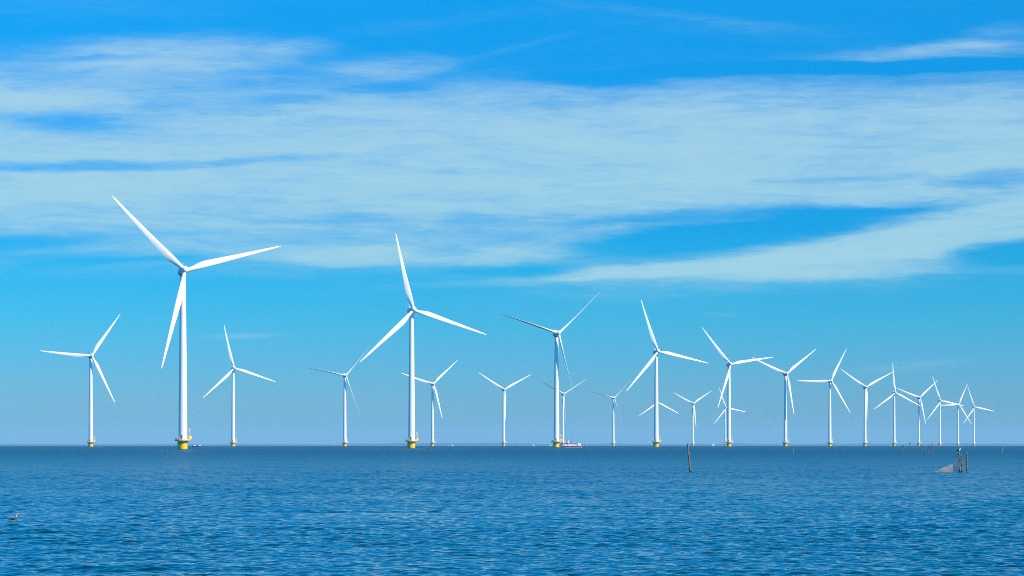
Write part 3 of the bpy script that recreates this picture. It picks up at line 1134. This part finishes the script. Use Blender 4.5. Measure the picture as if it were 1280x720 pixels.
# ------------------------------------------------------------------ birds
def cormorant():
    root = empty('cormorant')
    bm = bmesh.new()
    tube(bm, [(0.16, 0, -0.12), (0.10, 0, 0.02), (0.02, 0, 0.14), (-0.03, 0, 0.30), (-0.045, 0, 0.42), (-0.02, 0, 0.53), (-0.02, 0, 0.63), (-0.05, 0, 0.70), (-0.09, 0, 0.72), (-0.11, 0, 0.718)],
         [0.03, 0.05, 0.10, 0.12, 0.10, 0.052, 0.04, 0.047, 0.04, 0.02], 12, up=Vector((0, 1, 0)))
    body = link('body', bm, feather_black, root)
    bm = bmesh.new()
    tube(bm, [(-0.10, 0, 0.72), (-0.15, 0, 0.725), (-0.175, 0, 0.712)], [0.016, 0.012, 0.004], 8)
    link('bill', bm, bill_yellow, root)
    for s in (-1, 1):
        bm = bmesh.new()
        tube(bm, [(-0.03, s * 0.10, 0.42), (0.0, s * 0.125, 0.30), (0.06, s * 0.11, 0.12), (0.13, s * 0.07, -0.03)], [(0.03, 0.05), (0.035, 0.08), (0.03, 0.06), (0.01, 0.02)], 8, up=Vector((1, 0, 0)))
        link('wing', bm, feather_black, root)
        bm = bmesh.new()
        tube(bm, [(0.0, s * 0.05, 0.12), (0.0, s * 0.05, 0.0)], 0.014, 6)
        tube(bm, [(0.02, s * 0.05, 0.008), (-0.09, s * 0.06, 0.008)], [(0.02, 0.008), (0.035, 0.006)], 6)
        link('leg', bm, feather_black, root)
    return root


CLAB = {1: 'dark cormorant on the second stake from the left of the far cluster', 3: 'dark cormorant on the tallest left stake of the far cluster',
        4: 'dark cormorant on the stake right of the wide gap in the far cluster', 6: 'dark cormorant on the tilted stake of the far cluster',
        7: 'dark cormorant on the tall right stake of the far cluster'}
c0 = None
for n_, (i, tp) in enumerate(BIRD_TOPS.items()):
    if c0 is None:
        c0 = o = cormorant()
    else:
        o = copy_tree(c0)
    o.location = tp
    o.rotation_euler = (0, 0, [0.3, 2.6, 0.1, 3.0, 0.6][n_])
    o.scale = (1.1, 1.1, 1.0)
    tag(o, CLAB[i], 'cormorant', 'cormorants perched on the far stakes')


def gull(root, body_mat, wing_mat, spread=False):
    bm = bmesh.new()
    tube(bm, [(0.30, 0, 0.10), (0.22, 0, 0.13), (0.10, 0, 0.19), (-0.02, 0, 0.245), (-0.10, 0, 0.30), (-0.135, 0, 0.38), (-0.155, 0, 0.43), (-0.20, 0, 0.445), (-0.235, 0, 0.43)],
         [0.02, 0.055, 0.105, 0.125, 0.105, 0.066, 0.068, 0.055, 0.02], 14, up=Vector((0, 1, 0)))
    link('body', bm, body_mat, root)
    bm = bmesh.new()
    tube(bm, [(-0.225, 0, 0.43), (-0.275, 0, 0.425), (-0.295, 0, 0.41)], [0.018, 0.015, 0.005], 8)
    link('bill', bm, bill_yellow, root)
    for s in (-1, 1):
        bm = bmesh.new()
        if spread:
            tube(bm, [(-0.04, s * 0.06, 0.28), (-0.08, s * 0.30, 0.40), (-0.02, s * 0.55, 0.42), (0.10, s * 0.85, 0.33)], [(0.03, 0.11), (0.02, 0.13), (0.016, 0.11), (0.006, 0.02)], 10, up=Vector((1, 0, 0.05)))
        else:
            tube(bm, [(-0.09, s * 0.085, 0.30), (0.02, s * 0.125, 0.25), (0.16, s * 0.09, 0.18), (0.34, s * 0.035, 0.12)], [(0.03, 0.05), (0.035, 0.085), (0.03, 0.06), (0.008, 0.01)], 10)
        link('wing', bm, wing_mat, root)
        bm = bmesh.new()
        tube(bm, [(0.0, s * 0.045, 0.15), (0.0, s * 0.045, 0.0)], 0.011, 6)
        tube(bm, [(0.02, s * 0.045, 0.006), (-0.07, s * 0.055, 0.006)], [(0.015, 0.006), (0.03, 0.005)], 6)
        link('leg', bm, bill_mat, root)
        bm = bmesh.new()
        bmesh.ops.create_uvsphere(bm, u_segments=8, v_segments=6, radius=0.011, matrix=Matrix.Translation((-0.19, s * 0.05, 0.452)))
        link('eye', bm, eye_mat, root)


g = empty('gull', post_top + Vector((0, 0, 0)), R(180 - 35))
gull(g, feather_white, feather_grey)
tag(g, 'white headed gull with dark wings perched on the post tied to the net', 'gull')
g = empty('gull', spread_top, R(75))
gull(g, feather_grey, feather_white, True)
tag(g, 'bird with outspread pale wings on the lone stake by the passenger boat', 'bird')


def grebe_material():
    m, t, b = newmat('grebe_plumage')
    tcx = N(t, 'ShaderNodeTexCoord')
    sp = N(t, 'ShaderNodeSeparateXYZ')
    t.links.new(tcx.outputs['Object'], sp.inputs[0])
    n = noise(t, tcx.outputs['Object'], 35, 3, 0.6)
    z = M(t, 'ADD', sp.outputs[2], M(t, 'MULTIPLY', M(t, 'SUBTRACT', n.outputs['Fac'], 0.5), 0.02))
    zz = M(t, 'DIVIDE', z, 0.40, clamp=True)
    c = ramp(t, zz, [(0.02, (0.55, 0.26, 0.10)), (0.14, (0.34, 0.14, 0.06)), (0.22, (0.045, 0.025, 0.02)), (0.36, (0.04, 0.02, 0.02)), (0.44, (0.58, 0.55, 0.5)), (0.80, (0.5, 0.42, 0.33)), (0.90, (0.6, 0.5, 0.4))])
    t.links.new(c, b.inputs['Base Color'])
    b.inputs['Roughness'].default_value = 0.55
    return m


def grebe():
    D = 118.0
    root = empty('grebe', at(17.2, D) + Vector((0, 0, 0.0)), 0)
    root.scale = (0.88, 0.88, 0.86)
    tag(root, 'great crested grebe swimming on the water at the lower left', 'water bird')
    bm = bmesh.new()
    tube(bm, [(-0.25, 0, 0.055), (-0.21, 0, 0.045), (-0.12, 0, 0.03), (0.0, 0, 0.02), (0.08, 0, 0.03), (0.125, 0, 0.075), (0.135, 0, 0.15), (0.13, 0, 0.23), (0.135, 0, 0.285), (0.16, 0, 0.315), (0.195, 0, 0.32), (0.215, 0, 0.317)],
         [0.012, 0.045, 0.085, 0.095, 0.085, 0.06, 0.034, 0.028, 0.032, 0.038, 0.028, 0.012], 14, up=Vector((0, 1, 0)))
    link('body', bm, grebe_material(), root)
    bm = bmesh.new()
    tube(bm, [(0.205, 0, 0.318), (0.25, 0, 0.316), (0.28, 0, 0.312)], [0.012, 0.008, 0.002], 8)
    link('bill', bm, bill_mat, root)
    bm = bmesh.new()
    for s in (-1, 1):
        tube(bm, [(0.175, s * 0.012, 0.345), (0.145, s * 0.018, 0.362), (0.105, s * 0.028, 0.375)], [0.02, 0.017, 0.004], 8)
    link('crest', bm, feather_crest, root)
    bm = bmesh.new()
    tube(bm, [(0.15, 0, 0.325), (0.125, 0, 0.285), (0.112, 0, 0.25)], [(0.02, 0.02), (0.05, 0.028), (0.02, 0.01)], 10, up=Vector((1, 0, 0)))
    link('ruff', bm, feather_rust, root)
    for s in (-1, 1):
        bm = bmesh.new()
        tube(bm, [(0.06, s * 0.075, 0.06), (-0.05, s * 0.092, 0.07), (-0.2, s * 0.05, 0.065)], [(0.01, 0.03), (0.012, 0.045), (0.005, 0.012)], 8)
        link('wing', bm, feather_black, root)
        bm = bmesh.new()
        bmesh.ops.create_uvsphere(bm, u_segments=8, v_segments=6, radius=0.008, matrix=Matrix.Translation((0.178, s * 0.034, 0.325)))
        link('eye', bm, eye_mat, root)


grebe()
